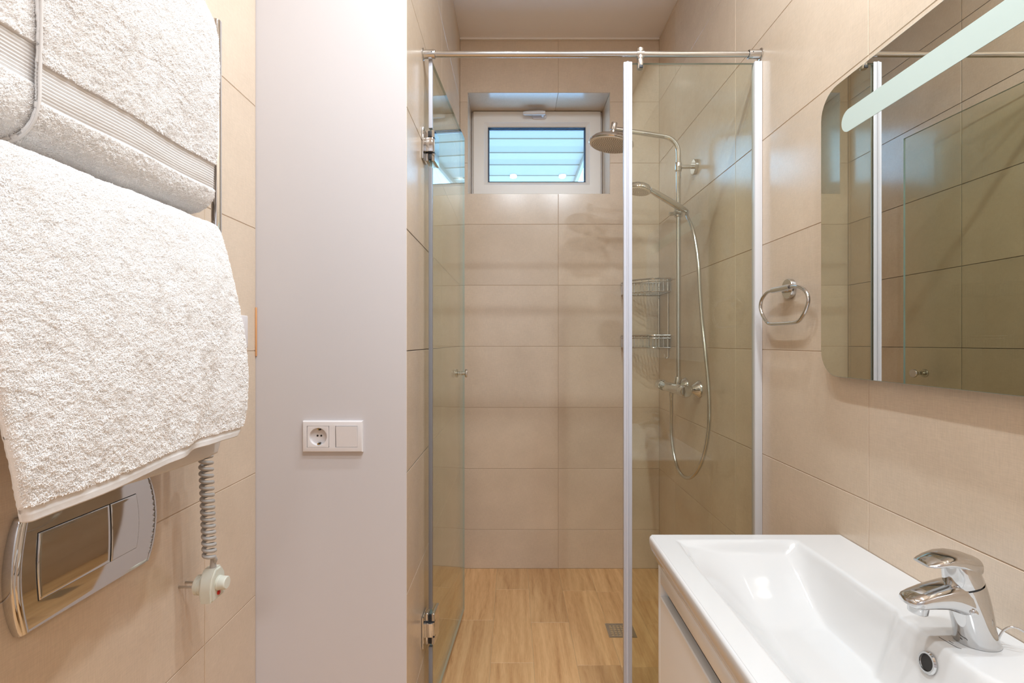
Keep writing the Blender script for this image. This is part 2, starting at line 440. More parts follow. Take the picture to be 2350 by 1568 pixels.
picture_frame(OX0 + .012, OX1 - .012, OW0 + .012, OZ1 - .004,
              [(0, YF - .0005), (0, YF - .015), (.0025, YF - .018), (.058, YF - .018), (.060, YF - .016), (.061, YF - .0135), (.076, YF - .002),
               (.079, YF + .004), (.079, YF + .05), (0, YF + .05)], 'sash', M['pvc'], win)
picture_frame(OX0 + .0905, OX1 - .0905, OW0 + .0905, OZ1 - .0825,
              [(0, YF + .0008), (.0022, YF + .0), (.0024, YF + .012), (.0024, YF + .04), (0, YF + .04)], 'gasket', M['gasket'], win)
picture_frame(OX0 + .0928, OX1 - .0928, OW0 + .0928, OZ1 - .0848,
              [(0, YF + .014), (.0035, YF + .014), (.0035, YF + .030), (0, YF + .030)], 'spacer', M['gasket'], win)
mb = MB()
mb.box(OX0 + .092, OX1 - .092, YF + .010, YF + .014, OW0 + .092, OZ1 - .084)
mb.build('glass_pane', M['window_glass'], win, angle=0)
mb = MB(); mb.box(OX0 + .092, OX1 - .092, YF + .030, YF + .034, OW0 + .092, OZ1 - .084)
mb.build('glass_pane', M['window_glass'], win, angle=0)
# handle: flat rosette, neck and a lever pointing left
hz = OZ1 - .034; hx = .145
mb = MB(); mb.prism([(hx - .034 + .014 * math.cos(R(a)), hz + .014 * math.sin(R(a))) for a in range(90, 271, 15)] +
                    [(hx + .018 + .014 * math.cos(R(a)), hz + .014 * math.sin(R(a))) for a in range(-90, 91, 15)],
                    lambda u, v, d: (u, d, v), YF - .018, YF - .027, bev=.002)
hd = mb.build('window_handle', M['white_plastic'], win)
mb = MB(); mb.cyl((hx + .01, YF - .026, hz), (hx + .01, YF - .05, hz + .004), .009, bev=.001)
rg = []
for t, w, h_ in ((0, .010, .009), (.12, .0125, .010), (.3, .0125, .009), (.8, .011, .008), (.97, .009, .007), (1, .005, .004)):
    c = Vector((hx + .021 - t * .115, YF - .056 + .004 * math.sin(t * 3), hz + .006 - .004 * t * t + .01 * (t - .3 if t < .3 else 0)))
    rg.append([c + Vector((0, h_ * math.cos(a), w * math.sin(a))) for a in [2 * math.pi * q / 16 for q in range(16)]])
mb.loft(rg); mb.build('lever', M['white_plastic'], hd)

# soffit of the eaves seen through the pane
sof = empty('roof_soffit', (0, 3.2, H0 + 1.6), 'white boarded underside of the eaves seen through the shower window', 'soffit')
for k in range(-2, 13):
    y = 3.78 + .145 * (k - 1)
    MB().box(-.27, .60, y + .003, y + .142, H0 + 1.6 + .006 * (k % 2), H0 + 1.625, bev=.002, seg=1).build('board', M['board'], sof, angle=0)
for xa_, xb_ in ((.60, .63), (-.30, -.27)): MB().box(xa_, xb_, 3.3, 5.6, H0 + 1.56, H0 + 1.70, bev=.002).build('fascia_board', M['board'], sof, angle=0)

# ---------------------------------------------------------------- ceiling downlights
spots = [(0.0, .48, 6.8), (.44, .48, 6.8), (0.0, .88, 6.2), (.44, .88, 7.5), (0.0, .02, 7), (.44, .02, 9)]
names = ['above the photographer on the left, front row', 'above the washbasin, front row', 'before the shower on the left', 'before the shower, above the basin end', 'left one in the row nearest the entrance', 'right one in the row nearest the entrance']
for (x, y, watt), nm in zip(spots, names):
    d = empty('downlight', (x, y, ZC), 'small round chrome recessed downlight in the ceiling, ' + nm, 'downlight', 'recessed ceiling downlights')
    MB().lathe((x, y, ZC), (0, 0, -1), [(-.0005, .030), (.0, .045), (.004, .044), (.006, .036), (.003, .031)], 40).build('trim_ring', M['chrome'], d)
    MB().lathe((x, y, ZC - .0035), (0, 0, -1), [(0, .0295), (.003, .0295), (.004, .026)], 32).build('lens', M['lamp'], d)
    ld = bpy.data.lights.new('lamp', 'AREA'); ld.shape = 'DISK'; ld.size = .056; ld.energy = watt; ld.color = LAMP_COL
    lo = bpy.data.objects.new('lamp', ld); COL.objects.link(lo); lo.location = (x, y, ZC - .009)
    lo.parent = d; lo.matrix_parent_inverse = Matrix.Translation(-wloc(d))

hl = empty('hall_fill_lamp', (-.1, -1.85, ZC), 'round white flush fill lamp added in the unseen hall behind the open door', 'ceiling lamp')  # unseen lamp added to throw soft fill through the doorway
MB().lathe((-.1, -1.85, ZC), (0, 0, -1), [(0, .26), (.03, .26), (.035, .25)], 40).build('lamp_base', M['white_plastic'], hl)
ld = bpy.data.lights.new('lamp', 'AREA'); ld.shape = 'DISK'; ld.size = .5; ld.energy = HALL_FILL_W; ld.color = (.9, .95, 1)
lo = bpy.data.objects.new('lamp', ld); COL.objects.link(lo); lo.location = (-.1, -1.85, ZC - .04)
lo.parent = hl; lo.matrix_parent_inverse = Matrix.Translation(-wloc(hl))

# ---------------------------------------------------------------- shower rail
ZR = H0 + .8325
rail = empty('shower_rail', (.23, YG, ZR), 'polished chrome stabiliser rail running across the shower opening above the glass', 'rail')
MB().cyl((XS + .02, YG, ZR), (XR - .02, YG, ZR), .0085, 32).build('rod', M['chrome_soft'], rail)
def socket(xw, sgn):
    MB().lathe((xw, YG, ZR), (sgn, 0, 0), [(.0003, .0165), (.002, .0165), (.003, .0155), (.0035, .0128), (.034, .0128), (.036, .0122), (.0365, .0105), (.031, .0088)], 36).build('wall_socket', M['chrome_soft'], rail)
    MB().cyl((xw + sgn * .027, YG - .0126, ZR + .0005), (xw + sgn * .027, YG - .0131, ZR + .0005), .0017, 12).build('grub_screw', M['rubber'], rail)
socket(XS, 1); socket(XR, -1)
cx = .367
mb = MB().lathe((cx, YG, ZR + .0165), (0, 0, -1), [(0, .0082), (.0012, .0094), (.029, .0094), (.0295, .0088), (.0305, .0094), (.058, .0094), (.060, .0082)], 28)
mb.cyl((cx - .0105, YG, ZR), (cx + .0105, YG, ZR), .0108, 28)
cl = mb.build('glass_clamp', M['chrome_soft'], rail)
MB().box(cx - .0055, cx + .0055, YG - .012, YG - .009, ZR - .045, ZR - .036, bev=.001).build('clamp_screw', M['rubber'], cl)

# ---------------------------------------------------------------- glass: fixed panel and door
ZT = H0 + .805
def glass_box(mb, x0, x1, y0, y1, z0, z1, mtx=None):
    v = [(x, y, z) for x in (x0, x1) for y in (y0, y1) for z in (z0, z1)]
    f = [(0, 4, 5, 1), (2, 3, 7, 6), (0, 1, 3, 2), (4, 6, 7, 5), (0, 2, 6, 4), (1, 5, 7, 3)]
    if mtx is not None: v = [mtx @ Vector(p) for p in v]
    return mb.add(v, f, [0, 0, 1, 1, 1, 1])
panel = empty('shower_screen', (.52, YG, 0.0), 'fixed clear glass panel between the wall and the shower opening', 'glass panel')
glass_box(MB(), .336, XR - .006, YG - .004, YG + .004, .004, ZT).build('glass_sheet', [M['glass'], M['glass_edge']], panel, angle=0)
mb = MB().box(.3185, .3245, YG - .006, YG + .007, .004, ZT + .003, bev=.0015)
mb.box(.3235, .3425, YG - .0062, YG - .0042, .004, ZT + .003, bev=.0006).box(.3235, .3425, YG + .0042, YG + .0062, .004, ZT + .003, bev=.0006)
mb.cyl((.3295, YG - .0055, .004), (.3295, YG - .0055, ZT + .003), .0035, 16)
mb.build('edge_seal', M['seal'], panel)
MB().box(XR - .0215, XR - .0005, YG - .011, YG + .011, .004, ZT + .003, bev=.0012).build('wall_profile', M['alu'], panel)
DX, DY = -.241, 1.452; ZD = H0 + .822
ang = math.atan2(.040, .56)
door = empty('shower_door', (DX, DY, 0), 'clear glass shower door swung open inwards along the left tiled wall', 'shower door')
DM = Matrix.Translation((DX, DY, 0)) @ Matrix.Rotation(-ang, 4, 'Z')      # local +Y runs along the door
def dbox(mb, x0, x1, y0, y1, z0, z1, **kw): return mb.box(x0, x1, y0, y1, z0, z1, mtx=DM, **kw)
v = [DM @ Vector((x, y, z)) for x in (-.004, .004) for y in (.004, .562) for z in (.032, ZD)]
MB().add(v, [(0, 1, 3, 2), (4, 6, 7, 5), (0, 4, 5, 1), (2, 3, 7, 6), (0, 2, 6, 4), (1, 5, 7, 3)], [0, 0, 1, 1, 1, 1]).build('glass_sheet', [M['glass'], M['glass_edge']], door, angle=0)
for a, b in ((.032, .224), (.334, 1.622), (1.735, ZD)):
    mb = MB(); dbox(mb, -.0055, .0055, -.004, .006, a, b, bev=.001); mb.build('edge_seal', M['door_edge'] if a < 1.7 else M['seal'], door)
def hinge(zc):
    h = MB().box(XS + .0005, XS + .0055, YG - .020, YG + .036, zc - .045, zc + .045, bev=.001).build('hinge', M['chrome'], door)
    MB().box(XS + .005, DX + .009, YG - .006, YG + .014, zc - .020, zc + .020, bev=.001).build('hinge_block', M['chrome'], h)
    for s in (-1, 1):
        mb = MB(); dbox(mb, *((-.0135, -.0045) if s < 0 else (.0045, .0135)), -.010, .052, zc - .045, zc + .045, bev=.0012, seg=1); mb.build('clamp_plate', M['chrome'], h)
    for q in (-1, 1):
        mb = MB(); dbox(mb, -.005, .005, -.0112, -.004, zc + q * .033 - .0085, zc + q * .033 + .0085, bev=.001); mb.build('rubber_pad', M['rubber'], h)
        mb = MB(); dbox(mb, -.0135, .0135, -.011, .002, zc + q * .0215 - .002, zc + q * .0215 + .002); mb.build('rubber_gasket', M['rubber'], h)
hinge(1.682); hinge(.279)
c0 = DM @ Vector((0, .495, H0 - .1225)); nx = (DM.to_3x3() @ Vector((1, 0, 0))).normalized()
for s in (-1, 1):
    MB().lathe(c0 + nx * s * .004, nx * s, [(0, .008), (.002, .008), (.0025, .0072), (.014, .0072), (.015, .0155), (.0165, .0165), (.021, .0165), (.0225, .0155)], 32).build('door_knob', M['chrome'], door)
dd = empty('floor_drain', ((DR[0] + DR[1]) / 2, (DR[2] + DR[3]) / 2, 0), 'square stainless steel drain grate set in the wood-look shower floor', 'drain')
xa, xb, ya, yb = DR
mb = MB().box(xa, xb, ya, yb, -.006, -.0038)
mb.build('basin', M['dark'], dd, angle=0)
mb = MB()
for (a, b, c, d_) in ((xa, xb, ya, ya + .010), (xa, xb, yb - .010, yb), (xa, xa + .010, ya + .010, yb - .010), (xb - .010, xb, ya + .010, yb - .010)): mb.box(a, b, c, d_, -.004, .0008)
mb.build('drain_rim', M['steel'], dd, angle=0)
mb = MB(); n = 6
for i in range(n + 1):
    x = xa + .010 + (xb - xa - .02) * i / n; mb.box(x - .0022, x + .0022, ya + .0095, yb - .0095, -.0035, .0004)
for i in range(n + 1):
    y = ya + .010 + (yb - ya - .02) * i / n; mb.box(xa + .0095, xb - .0095, y - .002, y + .002, -.0034, .0003)
mb.build('grate', M['steel'], dd, angle=0)

# ---------------------------------------------------------------- shower column
XP, YPZ = .647, 1.95
colm = empty('shower_column', (XP, YPZ, .93), 'chrome shower column with riser pole, overhead rose and hand shower on the right wall', 'shower')
zt = 1.918
pole = [Vector((XP, YPZ, .94)), Vector((XP, YPZ, 1.3)), Vector((XP, YPZ, 1.62)), Vector((XP, YPZ, zt - .075))]
pole += arc((XP - .065, YPZ, zt - .065), .065, 0, 84, 12)[1:]
end = Vector((.389, YPZ - .02, 1.9385))
pole += [pole[-1].lerp(end, t) for t in (.3, .6, 1.0)]
MB().tube(pole, .0095, 20).build('riser_pole', M['chrome'], colm)
mb = MB().cyl((XP, YPZ, 1.798), (XR - .012, YPZ, 1.798), .0075, 20).lathe((XR, YPZ, 1.798), (-1, 0, 0), [(.0004, .029), (.011, .029), (.0125, .0275), (.0125, .008)], 36)
mb.cyl((XP, YPZ, 1.780), (XP, YPZ, 1.815), .0125, 24, bev=.001)
mb.build('wall_bracket', M['chrome'], colm)
hc = Vector((.3795, YPZ - .022, 1.884)); ax = Vector((math.sin(R(-9)), 0, -math.cos(R(9)))).normalized()   # face looks down and a little left
ax = Vector((-math.sin(R(9)), .02, -math.cos(R(9)))).normalized()
head = MB().lathe(hc - ax * .052, ax, [(0, .009), (.018, .0095), (.022, .014), (.026, .030), (.032, .056), (.041, .077), (.051, .0855), (.057, .0865), (.060, .084)], 48).build('shower_head', M['chrome'], colm)
MB().cyl(hc - ax * .078, hc - ax * .048, .0115, 24, bev=.001).build('swivel_joint', M['chrome'], head)
MB().lathe(hc + ax * .006, ax, [(0, .0825), (.0035, .0825), (.0055, .079), (.0055, .01)], 48).build('spray_face', M['face'], head)
mb = MB(); u = ax.orthogonal().normalized(); w = ax.cross(u)
for ring in range(1, 11):
    n = ring * 6; r = ring * .0072
    for k in range(n):
        t = 2 * math.pi * k / n + ring * .2; p = hc + ax * .011 + (u * math.cos(t) + w * math.sin(t)) * r
        mb.lathe(p, ax, [(0, .0015), (.0022, .0010)], 5)
mb.build('spray_nozzles', M['nozzle'], head, angle=0, kind='stuff')
# hand shower and slider
sl = Vector((XP - .004, YPZ - .034, H0 + 303 * 1.92 / F)); sl.z = 1.622
mb = MB().lathe((XP, YPZ, sl.z + .012), (0, 0, -1), [(0, .014), (.002, .017), (.030, .017), (.033, .014)], 28)
mb.cyl((XP, YPZ, sl.z - .004), (XP - .006, YPZ - .04, sl.z - .001), .0125, 20, bev=.002)
mb.cyl((XP - .012, YPZ - .012, sl.z - .008), (XP - .042, YPZ - .018, sl.z - .014), .0075, 16, bev=.0015)
mb.build('slider', M['chrome'], colm)
h0 = Vector((XP - .004, YPZ - .045, sl.z + .002)); h1 = Vector((.516, YPZ - .08, 1.682))
hdir = (h1 - h0).normalized()
mb = MB().tube([h0 - hdir * .022, h0 - hdir * .012, h0, h0 + hdir * .004, h0 + hdir * .04, h0.lerp(h1, .8), h1], [.0080, .0105, .0118, .0130, .0134, .0120, .0095], 20)
hs = mb.build('hand_shower', M['chrome'], colm)
hx_ = Vector((-.18, -.06, -.98)).normalized(); h2 = Vector((.472, YPZ - .085, 1.688))
MB().lathe(h2 - hx_ * .016, hx_, [(0, .012), (.003, .028), (.008, .040), (.018, .0455), (.026, .046), (.028, .044)], 40).build('spray_housing', M['chrome'], hs)
MB().lathe(h2 + hx_ * .011, hx_, [(0, .0425), (.003, .042), (.004, .038)], 40).build('spray_face', M['face'], hs)
mb = MB(); u = hx_.orthogonal().normalized(); w = hx_.cross(u)
for ring in range(1, 6):
    for k in range(ring * 6):
        t = 2 * math.pi * k / (ring * 6); mb.lathe(h2 + hx_ * .0145 + (u * math.cos(t) + w * math.sin(t)) * ring * .0068, hx_, [(0, .0012), (.002, .0008)], 5)
mb.build('spray_nozzles', M['nozzle'], hs, angle=0, kind='stuff')
# hose
hp = [h0 - hdir * .018, h0 - hdir * .030]
hp += [PX(1577, 496, .656), PX(1588, 521, .659), PX(1596, 556, .662), PX(1603, 610, .663), PX(1606.5, 672, .662), PX(1612, 745, .662), PX(1621, 830, .66), PX(1627, 905, .66), PX(1627, 975, .66),
       PX(1618, 1035, .655), PX(1602, 1078, .652), PX(1582, 1097, .65), PX(1563, 1088, .648), PX(1549, 1055, .645), PX(1541, 1000, .642), PX(1541, 945, .64)]
bt = Vector((.635, 2.0, .925)); hp.append(bt + Vector((0, 0, -.045)))
MB().tube(smooth_path(hp, 10), .0068, 14).build('hose', M['chrome_soft'], colm)
MB().lathe(bt + Vector((0, 0, -.012)), (0, 0, -1), [(0, .009), (.016, .009), (.018, .0078), (.034, .0068), (.036, .006)], 20).build('hose_nut', M['chrome'], colm)
# thermostatic mixer bar
zb = .929
mx_ = MB().lathe((.635, 1.872, zb), (0, 1, 0), [(0, .018), (.003, .0205), (.22, .0205), (.223, .018)], 32).build('mixer_bar', M['chrome'], colm)
MB().lathe((.635, 1.868, zb), (0, -1, 0), [(0, .017), (.001, .0225), (.012, .0235), (.040, .0225), (.046, .019), (.047, .006)], 24).build('temperature_knob', M['chrome'], mx_)
MB().lathe((.635, 2.099, zb), (0, 1, 0), [(0, .017), (.001, .0225), (.012, .0235), (.055, .0225), (.061, .019)], 24).build('flow_knob', M['chrome'], mx_)
MB().cyl((XP - .006, YPZ, zb + .012), (XP, YPZ, zb + .045), .0135, 20, bev=.001).build('outlet_nut', M['chrome'], mx_)
for y in (1.915, 2.065):
    MB().lathe((XR, y, zb), (-1, 0, 0), [(.0004, .034), (.003, .034), (.010, .030), (.030, .014), (.034, .015), (.062, .014)], 36).build('rosette', M['chrome'], mx_)

# ---------------------------------------------------------------- corner basket
cb = empty('corner_basket', (XR - .07, YB - .07, 1.03), 'two-tier chrome wire basket hanging in the back right shower corner', 'basket')
RB = .182; x0, y0 = XR - .003, YB - .003
def bpath(r):      # flattened quarter: straight front with rounded shoulders
    P = [(x0 - r, y0), (x0 - r, y0 - r * .28), (x0 - r * .93, y0 - r * .50), (x0 - r * .52, y0 - r * .92), (x0 - r * .28, y0 - r), (x0, y0 - r)]
    return smooth_path([(p[0], p[1], 0) for p in P], 6)
def tier(zr, hgt):
    t = MB()
    for z, rr in ((zr, .0040), (zr - .013, .0024), (zr - hgt, .0026)):
        t.tube([p + Vector((0, 0, z)) for p in bpath(RB)], rr, 8)
    t.tube([(x0, y0 - RB, zr), (x0, y0, zr), (x0 - RB, y0, zr)], .0026, 8).tube([(x0, y0 - RB, zr - hgt), (x0, y0, zr - hgt), (x0 - RB, y0, zr - hgt)], .0022, 8)
    T = t.build('basket_rim', M['chrome'], cb)
    P = bpath(RB); w = MB()
    for i in range(0, len(P), 1):
        if i % 2 == 0: w.tube([P[i] + Vector((0, 0, zr)), P[i] + Vector((0, 0, zr - hgt))], .0013, 6)
    for k in range(1, 12):
        d = RB * k / 12
        w.tube([(x0 - d, y0, zr), (x0 - d, y0, zr - hgt)], .0011, 5); w.tube([(x0, y0 - d, zr), (x0, y0 - d, zr - hgt)], .0011, 5)
        lim = min(RB, RB * 1.44 - d) if d > RB * .44 else RB
        w.tube([(x0 - d, y0, zr - hgt), (x0 - d, y0 - lim, zr - hgt)], .0013, 5)
    w.build('basket_wires', M['chrome'], T, kind='stuff')
tier(1.400, .058); tier(1.142, .056)
MB().tube([(x0, y0, 1.40), (x0, y0, 1.08)], .0026, 8).build('upright', M['chrome'], cb)
for q in ((x0, y0 - .145), (x0 - .145, y0)):
    s = Vector((-1, 0, 0)) if q[0] == x0 else Vector((0, -1, 0))
    p = Vector((q[0], q[1], 0))
    MB().tube([p + Vector((0, 0, 1.40)), p + Vector((0, 0, 1.045))] + [p + s * (.008 - .008 * math.cos(R(a))) + Vector((0, 0, 1.045 - .009 * math.sin(R(a)))) for a in range(20, 181, 20)] + [p + s * .016 + Vector((0, 0, 1.056))], .0022, 8).build('hook_wire', M['chrome'], cb)

# ---------------------------------------------------------------- towel ring
tr = empty('towel_ring', (XR, 1.283, H0 + .137), 'chrome D-shaped towel ring on the right wall beside the mirror', 'towel ring')
zr = H0 + .137
MB().lathe((XR, 1.283, zr), (-1, 0, 0), [(.0003, .0255), (.010, .0255), (.0115, .0245), (.0115, .010), (.020, .009)], 40).build('rosette', M['chrome'], tr)
xr = XR - .026
MB().tube([(xr, 1.238, zr + .0), (xr, 1.322, zr + .0)], .0078, 20).build('holder_sleeve', M['chrome'], tr)
yc = 1.277
rp = [(1.325, zr), (1.352, zr - .003), (1.378, zr - .016), (1.389, zr - .036), (1.381, zr - .058), (1.362, zr - .077), (1.345, zr - .087), (1.325, zr - .0895),
      (1.277, zr - .090), (1.229, zr - .0895), (1.205, zr - .087), (1.189, zr - .077), (1.171, zr - .058), (1.163, zr - .036), (1.176, zr - .016), (1.205, zr - .003), (1.233, zr)]
MB().tube(smooth_path([(xr - .0, y, z) for y, z in rp], 5), .0045, 14).build('ring', M['chrome'], tr)

# ---------------------------------------------------------------- mirror
XM = .690
my0, my1, mz0, mz1, mr = .30, 1.116, H0 - .0735, H0 + .548, .055
def rrect(a0, a1, b0, b1, r, n=8):
    P = []
    for cx_, cy_, t0 in ((a1 - r, b1 - r, 0), (a0 + r, b1 - r, 90), (a0 + r, b0 + r, 180), (a1 - r, b0 + r, 270)):
        P += [(cx_ + r * math.cos(R(t0 + 90 * k / n)), cy_ + r * math.sin(R(t0 + 90 * k / n))) for k in range(n + 1)]
    return P
mir = empty('wall_mirror', (XR, .71, mz0), 'large frameless wall mirror with rounded corners and a frosted strip near its top', 'mirror')
fnx = lambda u, v, d: (d, u, v)
pl = rrect(my0, my1, mz0, mz1, mr)
MB().prism(pl, fnx, XM + .004, XM + .0003).build('mirror_glass', M['mirror'], mir, angle=30)
MB().prism(rrect(my0 - .0006, my1 + .0006, mz0 - .0006, mz1 + .0006, mr), fnx, XM + .0046, XM + .0008).build('glass_rim', M['glass_edge'], mir, angle=30)
MB().box(XM + .0045, XR, my0 + .08, my1 - .08, mz0 + .06, mz1 - .06).build('back_box', M['alu'], mir)
sz0, sz1 = H0 + .434, H0 + .480
MB().prism(rrect(my0 + .07, 1.046, sz0, sz1, .0225), fnx, XM + .0006, XM - .0002).build('light_strip', M['frost'], mir, angle=30)

# ---------------------------------------------------------------- washbasin on its cabinet
ZS = .690; sx0, sx1, sy0, sy1 = .296, XR - .0005, .305, 1.0946
def sstep(t): t = np.clip(t, 0, 1); return t * t * (3 - 2 * t)
def basin_h(X, Y):
    plat = (1 - sstep((np.abs(Y - .70) - .062) / .030)) * .010          # tap platform bulges into the bowl
    db = (.611 - plat) - X; dfr = X - .343; dn = Y - (sy0 + .032); df = (sy1 - .033) - Y
    def wall(d, w): return sstep(np.clip(d / w, 0, 1)) ** .9
    b = wall(db, .045 + .03 * 0); f = wall(dfr, .12); n = wall(dn, .16); r = wall(df, .17)
    dep = .098 * b * (.25 + .75 * f) * (.2 + .8 * n) * (.2 + .8 * r)
    ins = np.minimum(np.minimum(db, dfr), np.minimum(dn, df))
    dep = dep * sstep(ins / .020)
    lip = -.0 * ins
    return np.where(ins > 0, dep, 0)
nx_, ny_ = 150, 260
gx = np.linspace(sx0 + .006, sx1 - .001, nx_); gy = np.linspace(sy0 + .006, sy1 - .006, ny_)
GX, GY = np.meshgrid(gx, gy); GZ = ZS - basin_h(GX, GY)
V = np.stack([GX, GY, GZ], -1).reshape(-1, 3).tolist()
Fc = [(j * nx_ + i, j * nx_ + i + 1, (j + 1) * nx_ + i + 1, (j + 1) * nx_ + i) for j in range(ny_ - 1) for i in range(nx_ - 1)]
mb = MB().add(V, Fc)
# outer skirt: rounded rim curving under to the cabinet
def skirt_ring(inset_front, inset_side, z, rc):
    P = []
    a0, a1, b0, b1 = sx0 + inset_front, sx1 - .001, sy0 + inset_side, sy1 - inset_side
    P.append((a1, b0, z))
    n = 6
    for k in range(n + 1): t = R(270 - 90 * k / n); P.append((a0 + rc + rc * math.cos(t), b0 + rc + rc * math.sin(t), z))
    for k in range(n + 1): t = R(180 - 90 * k / n); P.append((a0 + rc + rc * math.cos(t), b1 - rc + rc * math.sin(t), z))
    P.append((a1, b1, z)); return P
sk = [skirt_ring(a, b, ZS - c, r) for a, b, c, r in ((.0075, .0075, .0002, .006), (.004, .004, .0006, .009), (.0015, .0015, .0022, .012), (.0, .0, .005, .014), (.0, .0, .016, .014), (.003, .002, .028, .013), (.009, .005, .043, .012), (.0165, .009, .056, .010), (.019, .011, .0615, .009), (.03, .02, .0618, .005))]
mb.loft(sk, cap=False)
basin = mb.build('washbasin', M['ceramic'], None, angle=50, label='white ceramic washbasin with rectangular bowl on the white vanity cabinet', cat='washbasin')
# overflow ring on the platform's face
xo = np.linspace(.50, .62, 1200); ho_ = basin_h(xo, np.full_like(xo, .70)); ko = len(xo) - 1 - int(np.argmax((ho_ > .030)[::-1]))
oc = Vector((float(xo[ko]), .700, ZS - .030)); on = Vector((float(ho_[ko + 4] - ho_[ko - 4]) / float(xo[ko + 4] - xo[ko - 4]), 0, 1)).normalized()
oc = oc + on * .0005
ofr = MB().lathe(oc - on * .002, on, [(0, .0145), (.004, .0150), (.0062, .0135), (.0062, .0112), (.003, .0105), (.0026, .0100)], 36).build('overflow_ring', M['chrome'], basin)
MB().lathe(oc - on * .0015, on, [(0, .0104), (.0036, .0104)], 28).build('overflow_hole', M['dark'], ofr)

cab = empty('vanity_cabinet', (.51, .70, .18), 'white lacquered vanity cabinet with a recessed finger groove under the washbasin', 'cabinet')
cz1 = ZS - .0622; cxf = .3155
MB().box(cxf, sx1 - .002, 1.068, sy1 - .011, .18, cz1, bev=.001).build('side_panel', M['lacquer'], cab)
MB().box(cxf, sx1 - .002, sy0 + .011, sy0 + .028, .18, cz1, bev=.001).build('side_panel', M['lacquer'], cab)
MB().box(cxf, cxf + .016, sy0 + .0285, 1.0675, .5945, cz1, bev=.0008).build('top_rail', M['lacquer'], cab)
MB().box(cxf + .016, cxf + .034, 1.0642, 1.0676, .560, .5942).build('groove_end', M['pale_blue'], cab, label='pale blue far end of the finger groove')  # thin pale blue piece closing the far end of the groove
MB().prism([(cxf, .185), (cxf + .018, .185), (cxf + .018, .5645), (cxf + .0165, .566), (cxf + .002, .566), (cxf, .564)], lambda u, v, d: (u, d, v), sy0 + .029, 1.0672).build('drawer_front', M['lacquer'], cab)
MB().box(cxf + .019, cxf + .045, sy0 + .029, 1.064, .19, .585).build('drawer_box', M['dark'], cab)
MB().box(cxf + .05, sx1 - .003, sy0 + .029, 1.0675, .18, .40).build('carcass', M['lacquer'], cab)

# ---------------------------------------------------------------- tap
tap = empty('basin_tap', (.654, .70, ZS), 'chrome single-lever mixer tap at the back of the washbasin', 'tap')
def ell(c, a, b, tilt=0, n=32, p=2.0):
    """super-ellipse ring around c; a along X, b along Y, tilted about Y"""
    P = []
    for k in range(n):
        t = 2 * math.pi * k / n; cs, sn = math.cos(t), math.sin(t)
        u = a * math.copysign(abs(cs) ** (2 / p), cs); w = b * math.copysign(abs(sn) ** (2 / p), sn)
        P.append(Vector((c[0] + u * math.cos(tilt), c[1] + w, c[2] - u * math.sin(tilt))))
    return P
TY = .70
mb = MB().loft([ell((.6525, TY, ZS + .0005), .0275, .024), ell((.6525, TY, ZS + .003), .0275, .024), ell((.6505, TY, ZS + .010), .0262, .0230), ell((.647, TY, ZS + .025), .0255, .0220),
                ell((.643, TY, ZS + .045), .0265, .0215, R(-6)), ell((.638, TY, ZS + .062), .0275, .0215, R(-12)), ell((.6345, TY, ZS + .076), .0265, .0215, R(-15)), ell((.6335, TY, ZS + .081), .0255, .0210, R(-16))])
# spout: rings across X, flat-topped section
def sp(x, zt_, zb_, w, n=28):
    P = []; zc = (zt_ + zb_) / 2; hh = (zt_ - zb_) / 2
    for k in range(n):
        t = 2 * math.pi * k / n; cs, sn = math.cos(t), math.sin(t); p = 2.8
        P.append(Vector((x, TY + w * math.copysign(abs(cs) ** (2 / p), cs), zc + hh * math.copysign(abs(sn) ** (2 / p), sn))))
    return P
mb.loft([sp(.645, ZS + .083, ZS + .030, .0205), sp(.628, ZS + .086, ZS + .040, .0210), sp(.612, ZS + .0865, ZS + .047, .0212), sp(.600, ZS + .0830, ZS + .0500, .0205), sp(.582, ZS + .0775, ZS + .0505, .0195),
         sp(.566, ZS + .071, ZS + .0500, .0185), sp(.556, ZS + .0665, ZS + .0515, .0165), sp(.5515, ZS + .0635, ZS + .0545, .012)])
tb = mb.build('tap_body', M['chrome'], tap, angle=55)
MB().lathe((.5700, TY, ZS + .0525), (-.12, 0, -1), [(0, .0125), (.010, .0120), (.0115, .0108)], 28).build('aerator', M['chrome'], tap)
tl = R(-16)
mb = MB().loft([ell((.6335, TY, ZS + .0825), .0240, .0200, tl), ell((.6330, TY, ZS + .084), .0250, .0208, tl), ell((.629, TY, ZS + .100), .0225, .0195, tl), ell((.626, TY, ZS + .112), .0205, .0185, R(-10)), ell((.625, TY, ZS + .118), .0190, .0175, R(-4)), ell((.625, TY, ZS + .121), .012, .011, 0)])
mb.build('lever_base', M['chrome'], tap, angle=55)
def lv(x, zt_, zb_, w, n=28):
    return sp(x, zt_, zb_, w, n)
MB().loft([lv(.6475, ZS + .1195, ZS + .100, .0150), lv(.6455, ZS + .1215, ZS + .098, .0175), lv(.632, ZS + .1255, ZS + .1015, .0195), lv(.617, ZS + .1275, ZS + .1075, .0205), lv(.604, ZS + .1260, ZS + .1095, .0205), lv(.590, ZS + .1205, ZS + .1095, .0195),
           lv(.580, ZS + .1155, ZS + .1090, .0175), lv(.5735, ZS + .1130, ZS + .1095, .0135)]).build('lever', M['chrome'], tap, angle=55)
MB().lathe((.6335, TY, ZS + .0800), (-.27, 0, 1), [(0, .0205), (.0032, .0205)], 32).build('seam_ring', M['rubber'], tap)
MB().lathe((.6290, TY - .0205, ZS + .052), (-.3, -1, 0), [(0, .0045), (.002, .0045), (.003, .003)], 16).build('temperature_stop', M['chrome'], tap)
